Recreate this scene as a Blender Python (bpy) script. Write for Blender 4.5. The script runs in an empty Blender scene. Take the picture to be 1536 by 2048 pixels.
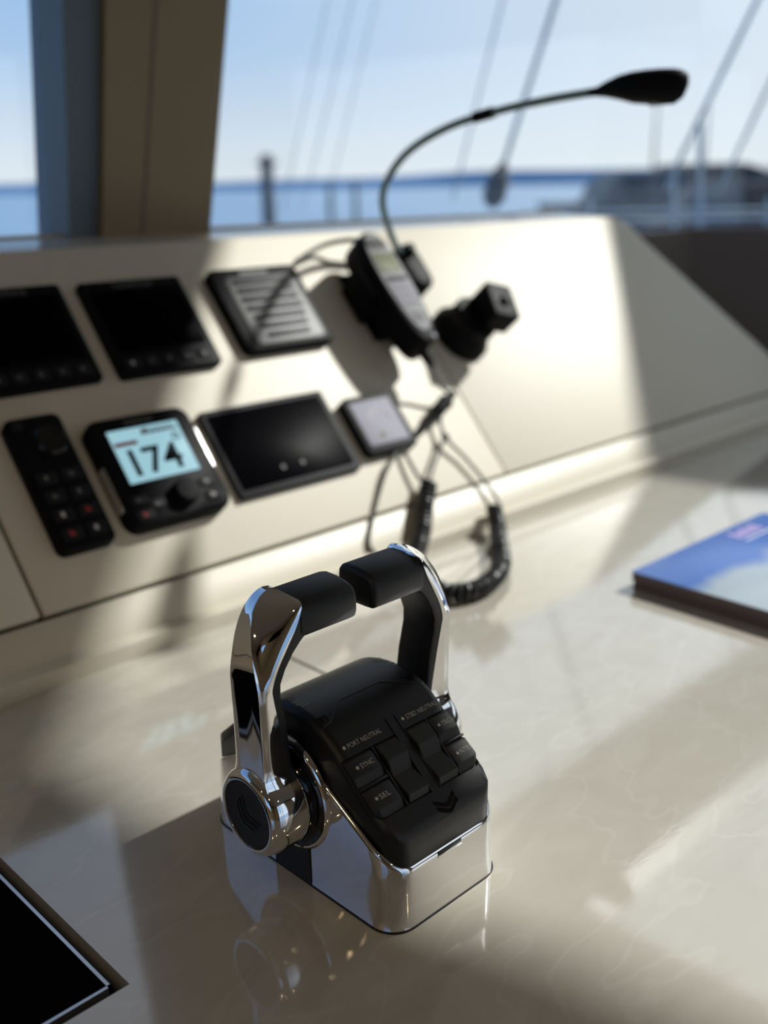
import bpy, bmesh, math, random
from mathutils import Vector, Matrix
random.seed(7)
PI = math.pi
SC = bpy.context.scene
COL = SC.collection

# ------------------------------------------------------------------ camera
W, H, FPX = 1536, 2048, 2060.0
CAM = Vector((0, 0, .5))
_p = math.atan((1024 - 375) / FPX); _r = math.radians(1.06); _y = math.radians(46)
FWDH = Vector((math.cos(_y), math.sin(_y), 0)); UP = Vector((0, 0, 1))
_r0 = FWDH.cross(UP); FW = math.cos(_p) * FWDH - math.sin(_p) * UP; _u0 = _r0.cross(FW)
RT = math.cos(_r) * _r0 - math.sin(_r) * _u0
UU = math.cos(_r) * _u0 + math.sin(_r) * _r0
cd = bpy.data.cameras.new('camera'); cam = bpy.data.objects.new('camera', cd); COL.objects.link(cam)
M = Matrix((RT, UU, -FW)).transposed().to_4x4(); M.translation = CAM
cam.matrix_world = M
cd.sensor_fit = 'VERTICAL'; cd.sensor_height = 36.0; cd.lens = 36.0 * FPX / H
cd.clip_start = .02; cd.clip_end = 20000
cd.dof.use_dof = True; cd.dof.focus_distance = .745
cd.dof.aperture_fstop = cd.lens / 1000 / .0115
SC.camera = cam

# ------------------------------------------------------------------ world, sun, exposure
SUN = Vector((1.13, -.315, 1.0)).normalized()
wd = bpy.data.worlds.new('World'); SC.world = wd; wd.use_nodes = True
nt = wd.node_tree; nt.nodes.clear()
tcw = nt.nodes.new('ShaderNodeTexCoord'); sep = nt.nodes.new('ShaderNodeSeparateXYZ'); nt.links.new(tcw.outputs['Generated'], sep.inputs[0])
rampw = nt.nodes.new('ShaderNodeValToRGB'); el = rampw.color_ramp.elements          # clear summer sky, by height
el[0].position = 0.0; el[0].color = (.82, .87, .91, 1); el[1].position = 1.0; el[1].color = (.07, .15, .34, 1)
for ps_, c_ in ((.045, (.70, .80, .91)), (.12, (.44, .63, .90)), (.22, (.31, .53, .86)), (.45, (.15, .28, .55))):
    e_ = el.new(ps_); e_.color = (*c_, 1)
nt.links.new(sep.outputs['Z'], rampw.inputs[0])
dotw = nt.nodes.new('ShaderNodeVectorMath'); dotw.operation = 'DOT_PRODUCT'; dotw.inputs[1].default_value = SUN
nt.links.new(tcw.outputs['Generated'], dotw.inputs[0])
mrw = nt.nodes.new('ShaderNodeMapRange'); mrw.inputs[1].default_value = .24; mrw.inputs[2].default_value = .80; mrw.inputs[3].default_value = 0; mrw.inputs[4].default_value = .95; mrw.interpolation_type = 'SMOOTHSTEP'
nt.links.new(dotw.outputs['Value'], mrw.inputs[0])                                      # paler towards the sun
mixw = nt.nodes.new('ShaderNodeMix'); mixw.data_type = 'RGBA'; mixw.inputs[7].default_value = (.90, .96, 1.02, 1)
nt.links.new(mrw.outputs[0], mixw.inputs[0]); nt.links.new(rampw.outputs[0], mixw.inputs[6])
bg = nt.nodes.new('ShaderNodeBackground'); bg.inputs['Strength'].default_value = 1.0
wo = nt.nodes.new('ShaderNodeOutputWorld')
nt.links.new(mixw.outputs[2], bg.inputs[0]); nt.links.new(bg.outputs[0], wo.inputs[0])
sl = bpy.data.lights.new('sun', 'SUN'); sl.energy = 6.0; sl.angle = math.radians(2.2); sl.color = (1, .975, .925)
so = bpy.data.objects.new('sun', sl); COL.objects.link(so)
so.rotation_euler = SUN.to_track_quat('Z', 'Y').to_euler(); so.location = (6, 0, 6)
SC.view_settings.view_transform = 'Standard'; SC.view_settings.look = 'None'
SC.view_settings.exposure = 0.0; SC.view_settings.gamma = 1.0
try: SC.view_settings.use_curve_mapping = False
except Exception: pass
SC.cycles.use_denoising = True
SC.cycles.sample_clamp_indirect = 25.0

# ------------------------------------------------------------------ materials
def mat(name, col, rough=.5, metal=0.0, spec=.5, bump=None, coat=0.0, emit=None, es=0.0, noise=None):
    m = bpy.data.materials.new(name); m.use_nodes = True
    t = m.node_tree; b = t.nodes['Principled BSDF']
    b.inputs['Base Color'].default_value = (*col, 1); b.inputs['Roughness'].default_value = rough
    b.inputs['Metallic'].default_value = metal; b.inputs['Specular IOR Level'].default_value = spec
    b.inputs['Coat Weight'].default_value = coat; b.inputs['Coat Roughness'].default_value = .05
    if emit: b.inputs['Emission Color'].default_value = (*emit, 1); b.inputs['Emission Strength'].default_value = es
    if bump or noise:
        tc = t.nodes.new('ShaderNodeTexCoord')
        n = t.nodes.new('ShaderNodeTexNoise'); n.inputs['Scale'].default_value = (bump or noise)[0]
        n.inputs['Detail'].default_value = 3
        t.links.new(tc.outputs['Object'], n.inputs['Vector'])
        if bump:
            bp = t.nodes.new('ShaderNodeBump'); bp.inputs['Strength'].default_value = bump[1]; bp.inputs['Distance'].default_value = bump[2]
            t.links.new(n.outputs['Fac'], bp.inputs['Height']); t.links.new(bp.outputs[0], b.inputs['Normal'])
        if noise:
            mx = t.nodes.new('ShaderNodeMix'); mx.data_type = 'RGBA'
            mx.inputs[6].default_value = (*col, 1); mx.inputs[7].default_value = (*noise[1], 1)
            t.links.new(n.outputs['Fac'], mx.inputs[0]); t.links.new(mx.outputs[2], b.inputs['Base Color'])
    return m

MT = {}
MT['chrome'] = mat('polished chrome', (.86, .86, .87), .035, 1.0)
MT['black'] = mat('black textured plastic', (.0065, .0067, .0075), .40, spec=.4, bump=(1800, .25, .0003))
MT['grip'] = mat('soft black rubber', (.006, .0063, .0085), .5, spec=.4, bump=(2200, .2, .0002))
MT['key'] = mat('dark grey key plastic', (.012, .0117, .0115), .48, spec=.4, bump=(2000, .15, .0002))
MT['well'] = mat('black recess plastic', (.004, .004, .004), .5)
MT['gloss'] = mat('gloss black', (.004, .004, .005), .08)
MT['print'] = mat('warm white print', (.40, .37, .335), .5)
MT['lamp_window'] = mat('indicator lens', (.46, .43, .38), .35)
MT['panel'] = mat('cream satin panel', (.60, .55, .445), .54, spec=.6, noise=(3, (.62, .575, .475)))
MT['cream'] = mat('cream moulding', (.58, .535, .435), .45)
MT['groove'] = mat('dark joint', (.025, .023, .016), .8, spec=.1)
MT['brown'] = mat('brown vinyl lining', (.25, .195, .115), .6, noise=(6, (.27, .21, .13)))
MT['lining'] = mat('beige head lining', (.33, .25, .165), .7)
MT['dkbrown'] = mat('dark brown lining', (.16, .125, .10), .65, noise=(4, (.19, .15, .12)))
MT['frame'] = mat('blue grey painted frame', (.13, .17, .215), .5)
MT['ledge'] = mat('glossy cream ledge', (.5, .46, .38), .12)
MT['device'] = mat('black device plastic', (.005, .005, .006), .5, spec=.06)
MT['glass_screen'] = mat('dark screen glass', (.002, .002, .003), .25, spec=.003)
MT['dgrey'] = mat('dark grey plastic', (.014, .014, .016), .55, spec=.1)
MT['mgrey'] = mat('mid grey plastic', (.26, .26, .275), .6, spec=.1)
MT['lgrey'] = mat('pale grey screen', (.30, .295, .35), .5, spec=.05)
MT['lcd'] = mat('olive lcd', (.14, .15, .085), .4, spec=.03)
MT['slat'] = mat('grey grill slat', (.042, .044, .050), .5, spec=.1)
MT['lit'] = mat('lit lcd screen', (.08, .10, .11), .3, spec=.012, emit=(.33, .58, .67), es=.95)
MT['ink'] = mat('black screen ink', (.01, .012, .014), .3, spec=.012)
MT['red'] = mat('red print', (.45, .03, .03), .5)
MT['text'] = mat('grey print', (.12, .12, .12), .5)
MT['ptext'] = mat('pale print', (.5, .46, .45), .5)
MT['cable'] = mat('grey cable', (.10, .10, .088), .5)
MT['coil'] = mat('black cord rubber', (.012, .012, .013), .42)
MT['stem'] = mat('teal grey gooseneck', (.13, .20, .20), .4)
MT['rope'] = mat('steel stay', (.36, .45, .50), .4, .3)
MT['bluecover'] = None
MT['paper'] = mat('paper edges', (.17, .13, .125), .7, bump=(400, .4, .001))
MT['white'] = mat('white gelcoat', (.55, .56, .58), .35)
MT['hull'] = mat('grey hull', (.085, .088, .095), .4)
MT['navy'] = mat('navy hull', (.03, .035, .06), .4)
MT['dkglass'] = mat('dark boat window', (.02, .022, .028), .15)
MT['pile'] = mat('weathered pile', (.09, .10, .115), .8)
MT['hazed_hill'] = mat('shore with painted haze', (.055, .13, .27), 1.0, spec=0)  # blue distance haze is put into the land's base colour
MT['bulb'] = mat('warm lamp', (1, .8, .5), .5, emit=(1, .72, .38), es=240)
MT['steel'] = mat('brushed steel rim', (.6, .6, .6), .25, 1.0)
MT['whiteprint'] = mat('white cover lettering', (.75, .72, .82), .4)
MT['lilac'] = mat('lilac cover print', (.5, .38, .68), .35)

def worktop_mat():
    m = bpy.data.materials.new('cream marbled worktop'); m.use_nodes = True
    t = m.node_tree; b = t.nodes['Principled BSDF']; L = t.links.new
    tc = t.nodes.new('ShaderNodeTexCoord')
    mp = t.nodes.new('ShaderNodeMapping'); mp.inputs['Rotation'].default_value = (0, 0, .5); mp.inputs['Scale'].default_value = (1, 2.2, 1)
    L(tc.outputs['Object'], mp.inputs[0])
    n1 = t.nodes.new('ShaderNodeTexNoise'); n1.inputs['Scale'].default_value = 7; n1.inputs['Detail'].default_value = 5; n1.inputs['Distortion'].default_value = 2.2
    L(mp.outputs[0], n1.inputs['Vector'])
    w = t.nodes.new('ShaderNodeTexWave'); w.inputs['Scale'].default_value = 3.5; w.inputs['Distortion'].default_value = 14; w.inputs['Detail'].default_value = 3; w.inputs['Detail Scale'].default_value = 1.6
    L(mp.outputs[0], w.inputs['Vector'])
    cr = t.nodes.new('ShaderNodeValToRGB'); e = cr.color_ramp.elements
    e[0].position = .25; e[0].color = (.425, .398, .342, 1); e[1].position = .75; e[1].color = (.475, .450, .395, 1)
    L(n1.outputs['Fac'], cr.inputs[0])
    cv = t.nodes.new('ShaderNodeValToRGB'); e = cv.color_ramp.elements
    e[0].position = .93; e[0].color = (0, 0, 0, 1); e[1].position = 1.0; e[1].color = (1, 1, 1, 1)
    L(w.outputs['Fac'], cv.inputs[0])
    ml = t.nodes.new('ShaderNodeMath'); ml.operation = 'MULTIPLY'; ml.inputs[1].default_value = .22
    L(cv.outputs[0], ml.inputs[0])
    mx = t.nodes.new('ShaderNodeMix'); mx.data_type = 'RGBA'; mx.inputs[7].default_value = (.56, .54, .49, 1)
    L(ml.outputs[0], mx.inputs[0]); L(cr.outputs[0], mx.inputs[6]); L(mx.outputs[2], b.inputs['Base Color'])
    b.inputs['Roughness'].default_value = .08; b.inputs['Specular IOR Level'].default_value = .9
    b.inputs['Coat Weight'].default_value = .95; b.inputs['Coat Roughness'].default_value = .05; b.inputs['Coat IOR'].default_value = 1.65
    n2 = t.nodes.new('ShaderNodeTexNoise'); n2.inputs['Scale'].default_value = 90; n2.inputs['Detail'].default_value = 2
    L(mp.outputs[0], n2.inputs['Vector'])
    bp = t.nodes.new('ShaderNodeBump'); bp.inputs['Strength'].default_value = .05; bp.inputs['Distance'].default_value = .001
    L(n2.outputs['Fac'], bp.inputs['Height']); L(bp.outputs[0], b.inputs['Normal'])
    return m
MT['worktop'] = worktop_mat()

def cover_mat():
    m = bpy.data.materials.new('blue magazine cover'); m.use_nodes = True
    t = m.node_tree; b = t.nodes['Principled BSDF']; L = t.links.new
    tc = t.nodes.new('ShaderNodeTexCoord'); sx = t.nodes.new('ShaderNodeSeparateXYZ'); L(tc.outputs['Object'], sx.inputs[0])
    n = t.nodes.new('ShaderNodeTexNoise'); n.inputs['Scale'].default_value = 9; L(tc.outputs['Object'], n.inputs['Vector'])
    a = t.nodes.new('ShaderNodeMath'); a.operation = 'MULTIPLY_ADD'; a.inputs[1].default_value = .10; L(n.outputs['Fac'], a.inputs[0]); L(sx.outputs['Y'], a.inputs[2])
    sc = t.nodes.new('ShaderNodeMath'); sc.operation = 'MULTIPLY_ADD'; sc.inputs[1].default_value = .05
    L(sx.outputs['X'], sc.inputs[0]); L(a.outputs[0], sc.inputs[2])
    cr = t.nodes.new('ShaderNodeValToRGB'); e = cr.color_ramp.elements
    e[0].position = .38; e[0].color = (.42, .50, .58, 1); e[1].position = .46; e[1].color = (.08, .18, .52, 1)
    sh_ = t.nodes.new('ShaderNodeMath'); sh_.operation = 'MULTIPLY_ADD'; sh_.inputs[1].default_value = 2.5; sh_.inputs[2].default_value = .5; L(sc.outputs[0], sh_.inputs[0]); L(sh_.outputs[0], cr.inputs[0]); L(cr.outputs[0], b.inputs['Base Color']); b.inputs['Roughness'].default_value = .22
    return m
MT['bluecover'] = cover_mat()

def glass_mat():
    m = bpy.data.materials.new('window glass'); m.use_nodes = True
    t = m.node_tree; t.nodes.clear(); o = t.nodes.new('ShaderNodeOutputMaterial')
    a = t.nodes.new('ShaderNodeBsdfTransparent'); a.inputs[0].default_value = (.97, .985, .985, 1)
    g = t.nodes.new('ShaderNodeBsdfGlossy'); g.inputs['Roughness'].default_value = .02
    lw = t.nodes.new('ShaderNodeLayerWeight'); pw = t.nodes.new('ShaderNodeMath'); pw.operation = 'POWER'; pw.inputs[1].default_value = 5; t.links.new(lw.outputs['Facing'], pw.inputs[0]); f = t.nodes.new('ShaderNodeMath'); f.operation = 'MULTIPLY_ADD'; f.inputs[1].default_value = .9; f.inputs[2].default_value = .03; t.links.new(pw.outputs[0], f.inputs[0])
    mx = t.nodes.new('ShaderNodeMixShader'); t.links.new(f.outputs[0], mx.inputs[0])
    t.links.new(a.outputs[0], mx.inputs[1]); t.links.new(g.outputs[0], mx.inputs[2]); t.links.new(mx.outputs[0], o.inputs[0])
    return m
MT['glass'] = glass_mat()

def sea_mat():
    m = bpy.data.materials.new('sea water'); m.use_nodes = True
    t = m.node_tree; b = t.nodes['Principled BSDF']
    b.inputs['Base Color'].default_value = (.10, .20, .34, 1); b.inputs['Roughness'].default_value = .28
    tc = t.nodes.new('ShaderNodeTexCoord'); n = t.nodes.new('ShaderNodeTexNoise'); n.inputs['Scale'].default_value = .8; n.inputs['Detail'].default_value = 4
    t.links.new(tc.outputs['Object'], n.inputs['Vector'])
    bp = t.nodes.new('ShaderNodeBump'); bp.inputs['Strength'].default_value = .5; bp.inputs['Distance'].default_value = .3
    t.links.new(n.outputs['Fac'], bp.inputs['Height']); t.links.new(bp.outputs[0], b.inputs['Normal'])
    return m
MT['sea'] = sea_mat()

# ------------------------------------------------------------------ helpers
def ray(px, py): return FW + RT * ((px - W / 2) / FPX) + UU * ((H / 2 - py) / FPX)
def onz(px, py, z=0.0):
    d = ray(px, py); return CAM + d * ((z - CAM.z) / d.z)
def atd(px, py, D):                       # the place seen at a pixel, D metres ahead along the ground
    d = ray(px, py); return CAM + d * (D / d.dot(FWDH))

def obj(name, bm, m, parent=None, smooth=True, angle=40):
    me = bpy.data.meshes.new(name)
    bmesh.ops.recalc_face_normals(bm, faces=bm.faces)
    bm.to_mesh(me); bm.free()
    me.materials.append(MT[m] if isinstance(m, str) else m)
    o = bpy.data.objects.new(name, me); COL.objects.link(o)
    if smooth:
        me.shade_smooth() if hasattr(me, 'shade_smooth') else None
        for p in me.polygons: p.use_smooth = True
        try: me.set_sharp_from_angle(angle=math.radians(angle))
        except Exception: pass
    if parent: o.parent = parent
    return o
def tag(o, label, cat, group=None):
    o['label'] = label; o['category'] = cat
    if group: o['group'] = group
    return o
def thing(name, label, cat, loc=(0, 0, 0), mw=None, group=None):
    o = bpy.data.objects.new(name, None); COL.objects.link(o); o.empty_display_size = .02
    if mw is not None: o.matrix_world = mw
    else: o.location = loc
    return tag(o, label, cat, group)
def struct(o): o['kind'] = 'structure'; return o

def box(bm, x0, x1, y0, y1, z0, z1, bev=0.0, seg=2):
    r = bmesh.ops.create_cube(bm, size=1.0)
    vs = r['verts']
    for v in vs: v.co = Vector((x0 + (v.co.x + .5) * (x1 - x0), y0 + (v.co.y + .5) * (y1 - y0), z0 + (v.co.z + .5) * (z1 - z0)))
    if bev > 0:
        es = list({e for v in vs for e in v.link_edges})
        bmesh.ops.bevel(bm, geom=es, offset=bev, segments=seg, affect='EDGES', profile=.5)
    return bm
def nb(): return bmesh.new()
def bx(*a, **k): return box(nb(), *a, **k)

def rrect(w, h, r, n=5, cx=0, cy=0):
    pts = []
    for sx, sy, a0 in ((1, 1, 0), (-1, 1, 90), (-1, -1, 180), (1, -1, 270)):
        for i in range(n + 1):
            a = math.radians(a0 + 90 * i / n)
            pts.append((cx + sx * (w / 2 - r) + r * math.cos(a), cy + sy * (h / 2 - r) + r * math.sin(a)))
    return pts
def offset_poly(pts, d):
    n = len(pts); out = []
    ar = sum(pts[i][0] * pts[(i + 1) % n][1] - pts[(i + 1) % n][0] * pts[i][1] for i in range(n))
    s = 1 if ar > 0 else -1
    for i in range(n):
        p0, p1, p2 = Vector(pts[i - 1]), Vector(pts[i]), Vector(pts[(i + 1) % n])
        a = (p1 - p0); b = (p2 - p1)
        if a.length < 1e-9: a = b
        if b.length < 1e-9: b = a
        a.normalize(); b.normalize()
        n1 = Vector((-a.y, a.x)) * s; n2 = Vector((-b.y, b.x)) * s
        m = n1 + n2
        if m.length < 1e-6: m = n1
        m.normalize(); k = max(.4, m.dot(n1))
        q = p1 + m * (d / k); out.append((q.x, q.y))
    return out
def loft(bm, rings, cap0=True, cap1=True, closed=True):
    vr = [[bm.verts.new(p) for p in r] for r in rings]
    n = len(vr[0])
    for a, b in zip(vr, vr[1:]):
        for i in range(n if closed else n - 1):
            j = (i + 1) % n
            try: bm.faces.new((a[i], a[j], b[j], b[i]))
            except ValueError: pass
    if cap0: bm.faces.new(list(reversed(vr[0])))
    if cap1: bm.faces.new(vr[-1])
    return bm
def prism(bm, pts, z0, z1, bev=0.0, seg=3, both=False):
    """plan outline extruded in z with a rounded upper (and lower) edge"""
    rings = []
    if both and bev > 0:
        for i in range(seg):
            a = PI / 2 * i / seg
            rings.append([(x, y, z0 + bev - bev * math.cos(a)) for x, y in offset_poly(pts, bev * (1 - math.sin(a)))])
        rings.append([(x, y, z0 + bev) for x, y in pts])
    else: rings.append([(x, y, z0) for x, y in pts])
    if bev > 0:
        for i in range(seg + 1):
            a = PI / 2 * i / seg
            rings.append([(x, y, z1 - bev + bev * math.sin(a)) for x, y in offset_poly(pts, bev * (1 - math.cos(a)))])
    else: rings.append([(x, y, z1) for x, y in pts])
    return loft(bm, rings)
def lathe(bm, prof, n=40, axis='z', c=(0, 0, 0), cap0=True, cap1=True):
    rings = []
    for h, r in prof:
        R = []
        for i in range(n):
            a = 2 * PI * i / n
            u, v = r * math.cos(a), r * math.sin(a)
            R.append((c[0] + h, c[1] + u, c[2] + v) if axis == 'x' else (c[0] + u, c[1] + v, c[2] + h) if axis == 'z' else (c[0] + u, c[1] + h, c[2] + v))
        rings.append(R)
    return loft(bm, rings, cap0, cap1)
def smooth_path(pts, n=8):
    P = [Vector(p) for p in pts]; out = []
    for i in range(len(P) - 1):
        p0 = P[max(i - 1, 0)]; p1 = P[i]; p2 = P[i + 1]; p3 = P[min(i + 2, len(P) - 1)]
        for k in range(n):
            t = k / n
            out.append(.5 * ((2 * p1) + (p2 - p0) * t + (2 * p0 - 5 * p1 + 4 * p2 - p3) * t * t + (3 * p1 - p0 - 3 * p2 + p3) * t ** 3))
    out.append(P[-1]); return out
def frames(P):
    fr = []; up = None
    for i in range(len(P)):
        t = (P[min(i + 1, len(P) - 1)] - P[max(i - 1, 0)]).normalized()
        if up is None:
            up = Vector((0, 0, 1)) if abs(t.z) < .9 else Vector((1, 0, 0))
        s = t.cross(up)
        if s.length < 1e-6: s = t.orthogonal()
        s.normalize(); up = s.cross(t).normalized(); fr.append((s, up))
    return fr
def tube(bm, pts, r, n=8, cap=True):
    P = [Vector(p) for p in pts]; fr = frames(P); rings = []
    for i, (p, (s, u)) in enumerate(zip(P, fr)):
        ri = r[i] if isinstance(r, (list, tuple)) else r
        rings.append([p + s * (ri * math.cos(2 * PI * k / n)) + u * (ri * math.sin(2 * PI * k / n)) for k in range(n)])
    return loft(bm, rings, cap, cap)
def helix(bm, path, R, wr, pitch, seg=10, n=6):
    L = [0]
    for a, b in zip(path, path[1:]): L.append(L[-1] + (b - a).length)
    fr = frames(path); T = L[-1]; N = int(T / pitch * seg); pts = []; j = 0
    for k in range(N + 1):
        d = T * k / N
        while j < len(L) - 2 and L[j + 1] < d: j += 1
        f = (d - L[j]) / max(1e-9, L[j + 1] - L[j])
        p = path[j].lerp(path[j + 1], f); s = fr[j][0].lerp(fr[j + 1][0], f); u = fr[j][1].lerp(fr[j + 1][1], f)
        a = 2 * PI * k / seg
        pts.append(p + s.normalized() * (R * math.cos(a)) + u.normalized() * (R * math.sin(a)))
    return tube(bm, pts, wr, n)
def text_bm(s, width=None, height=None, align='LEFT', ext=.0, space=1.0, bold=0.0):
    """flat lettering in the xy plane, baseline at y=0; scaled to a width or a cap height"""
    c = bpy.data.curves.new('t', 'FONT'); c.body = s; c.align_x = align; c.resolution_u = 3; c.extrude = 0; c.space_character = space; c.offset = bold
    o = bpy.data.objects.new('t', c); COL.objects.link(o)
    bpy.context.view_layer.update()
    me = o.to_mesh(); bm = nb(); bm.from_mesh(me); o.to_mesh_clear()
    bpy.data.objects.remove(o); bpy.data.curves.remove(c)
    xs = [v.co.x for v in bm.verts]; ys = [v.co.y for v in bm.verts]
    sx = width / (max(xs) - min(xs)) if width else None
    sy = height / (max(ys) - min(ys)) if height else None
    sx = sx or sy; sy = sy or sx
    x0 = min(xs) if align == 'LEFT' else 0
    for v in bm.verts: v.co = Vector(((v.co.x - x0) * sx, v.co.y * sy, 0))
    if ext > 0:
        r = bmesh.ops.extrude_face_region(bm, geom=bm.faces[:])
        for g in r['geom']:
            if isinstance(g, bmesh.types.BMVert): g.co.z += ext
    return bm
def blocks_bm(n, width, height, align='CENTER', ext=.0002):
    """a printed word too small or blurred to read: a row of little upright strokes"""
    bm = nb(); p_ = width / n; x0 = -width / 2 if align == 'CENTER' else 0
    for i in range(n):
        h_ = height * (1.0, .8, 1.0, .9)[i % 4]
        box(bm, x0 + i * p_, x0 + i * p_ + p_ * .62, 0, h_, 0, ext)
    return bm
def xf(bm, m): bmesh.ops.transform(bm, matrix=m, verts=bm.verts); return bm
def disc(bm, x, y, z, r, h, n=16): return lathe(bm, [(z, r), (z + h, r)], n, 'z', (x, y, 0))
def boolean(o, cutter):
    md = o.modifiers.new('b', 'BOOLEAN'); md.operation = 'DIFFERENCE'; md.solver = 'EXACT'; md.object = cutter
    bpy.context.view_layer.update()
    dg = bpy.context.evaluated_depsgraph_get(); me = bpy.data.meshes.new_from_object(o.evaluated_get(dg))
    o.modifiers.clear(); old = o.data; o.data = me; me.name = old.name; bpy.data.meshes.remove(old)
    cm = cutter.data; bpy.data.objects.remove(cutter); bpy.data.meshes.remove(cm)
    for p in me.polygons: p.use_smooth = True
    me.set_sharp_from_angle(angle=math.radians(35))

# ------------------------------------------------------------------ cabin shell
ROOF = 1.15
SUN_OPENING = [(1.83, -.56), (1.76, -.03), (1.65, .30), (1.65, .46), (1.755, .60), (1.745, 1.17), (2.86, 1.17), (2.95, .67), (3.01, .27), (3.01, -.56)]  # unseen roof opening, added and outlined to shape the sun patches inside
def roof_bm():
    b = nb(); X0, X1, Y0, Y1 = -1.3, 4.3, -1.8, 1.58
    ys = sorted({Y0, Y1, -.56, 1.17, -.03, .30, .46, .60, .67, .27})
    def lx(y, pts):
        for (xa, ya), (xb, yb) in zip(pts, pts[1:]):
            if min(ya, yb) <= y <= max(ya, yb): return xa + (xb - xa) * (y - ya) / (yb - ya)
    L, R = SUN_OPENING[:6], SUN_OPENING[6:]
    def q(pts): loft(b, [[(x, y, ROOF) for x, y in pts], [(x, y, ROOF + .06) for x, y in pts]])
    for ya, yb in zip(ys, ys[1:]):
        if yb <= -.56 or ya >= 1.17: q([(X0, ya), (X1, ya), (X1, yb), (X0, yb)]); continue
        q([(X0, ya), (lx(ya, L), ya), (lx(yb, L), yb), (X0, yb)]); q([(lx(ya, R), ya), (X1, ya), (X1, yb), (lx(yb, R), yb)])
    return b
ceil = struct(obj('ceiling', roof_bm(), 'lining', smooth=False))
hf = nb(); ho = offset_poly(SUN_OPENING, -.012); hi = offset_poly(SUN_OPENING, .012); n_ = len(SUN_OPENING)
rings = [[(x, y, ROOF - .012) for x, y in hi], [(x, y, ROOF + .075) for x, y in hi], [(x, y, ROOF + .075) for x, y in ho], [(x, y, ROOF - .012) for x, y in ho]]
loft(hf, rings + [rings[0]], False, False); bmesh.ops.remove_doubles(hf, verts=hf.verts, dist=1e-6)
obj('sun_opening_frame', hf, 'frame', ceil, False)  # rim of the added opening, follows its light-shaping outline
obj('sun_opening_pane', prism(nb(), SUN_OPENING, ROOF + .065, ROOF + .071), 'glass', ceil, False)  # clear pane over the added sun opening
struct(obj('floor', bx(-1.3, 4.0, -1.8, 1.5, -.97, -.92), 'brown', smooth=False))
lw = nb()
box(lw, -1.26, -1.2, -1.8, 1.56, -.92, .35); box(lw, -1.26, -1.2, -1.8, -.7, .35, ROOF); box(lw, -1.26, -1.2, .2, 1.56, .35, ROOF); box(lw, -1.26, -1.2, -1.8, 1.56, .95, ROOF)
struct(obj('wall_left', lw, 'brown', smooth=False))
rw = nb()
box(rw, -1.2, .20, -1.8, -1.74, -.92, ROOF); box(rw, 1.30, 4.0, -1.8, -1.74, -.92, .2); box(rw, 1.30, 1.7, -1.8, -1.74, .2, ROOF); box(rw, 2.5, 4.0, -1.8, -1.74, .2, ROOF); box(rw, .20, 4.0, -1.8, -1.74, 1.10, ROOF)
for x_ in (.58, .94): box(rw, x_ - .02, x_ + .02, -1.79, -1.75, -.92, 1.10)
struct(obj('wall_back', rw, 'brown', smooth=False))
# front wall below the windscreen: high behind the instrument panel, lower past its end
fwl = nb()
box(fwl, -1.2, 2.02, 1.50, 1.56, -.92, .438); box(fwl, 2.02, 2.66, 1.50, 1.56, -.92, .375)
struct(obj('wall_front', fwl, 'dkbrown', smooth=False))
# quarter wall to the right, square to the diagonal
def quad_wall(p0, p1, z0, z1, th):
    b = nb(); d = (Vector(p1) - Vector(p0)); n = Vector((-d.y, d.x)).normalized() * th
    a = [Vector(p0), Vector(p1), Vector(p1) + n, Vector(p0) + n]
    loft(b, [[(v.x, v.y, z0) for v in a], [(v.x, v.y, z1) for v in a]]); return b
Q0 = (2.62, 1.52); Q1 = (3.85, .34)
struct(obj('wall_quarter', quad_wall(Q0, Q1, -.92, .378, .06), 'dkbrown', smooth=False))
struct(obj('wall_right', quad_wall((3.85, .34), (3.85, -1.75), -.92, .378, -.06), 'dkbrown', smooth=False))

# windscreen posts and panes
GY = 1.53
def post(bm, x0b, x1b, x0t, x1t, y0, y1, zb=.43, zt=ROOF, lean=-.05):
    a = [(x0b, y0), (x1b, y0), (x1b, y1), (x0b, y1)]; c = [(x0t, y0 + lean), (x1t, y0 + lean), (x1t, y1 + lean), (x0t, y1 + lean)]
    loft(bm, [[(x, y, zb) for x, y in a], [(x, y, zt) for x, y in c]]); return bm
# big padded pillar: brown inner lining, blue grey outer mullion
p = struct(obj('trim_1', post(nb(), .825, 1.022, .885, 1.120, 1.46, 1.56), 'brown', smooth=False))
obj('pillar_seam', post(nb(), .892, .896, .985, .989, 1.4585, 1.465), 'dkbrown', p, False)
obj('outer_mullion', post(nb(), .778, .829, .812, .889, 1.475, 1.575), 'frame', p, False)
sill = nb(); box(sill, -1.19, 2.02, 1.492, 1.515, .434, .442, .002)
struct(obj('trim_2', sill, 'ledge'))
struct(obj('window_1', bx(-1.2, .80, GY, GY + .006, .44, ROOF), 'glass', smooth=False))
struct(obj('window_2', bx(1.0, 2.66, GY, GY + .006, .376, ROOF), 'glass', smooth=False))
struct(obj('window_3', quad_wall((2.66, 1.53), (3.87, .37), .378, ROOF, .006), 'glass', smooth=False))

# ------------------------------------------------------------------ helm console
TH = math.radians(49); DS = Vector((0, math.cos(TH), math.sin(TH))); NP = Vector((0, -math.sin(TH), math.cos(TH))); P0 = Vector((0, .972, .022))
PM = Matrix((Vector((1, 0, 0)), DS, NP)).transposed().to_4x4(); PM.translation = P0
def pan(px, py, h=0.0):
    d = ray(px, py); q = P0 + NP * h; t = (q - CAM).dot(NP) / d.dot(NP); w = CAM + d * t
    return (w.x, (w - q).dot(DS))
def P3(x, s, h=0.0): return P0 + Vector((1, 0, 0)) * x + DS * s + NP * h
def at_panel(x, s, h=0.0): return PM @ Matrix.Translation((x, s, h))

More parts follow.
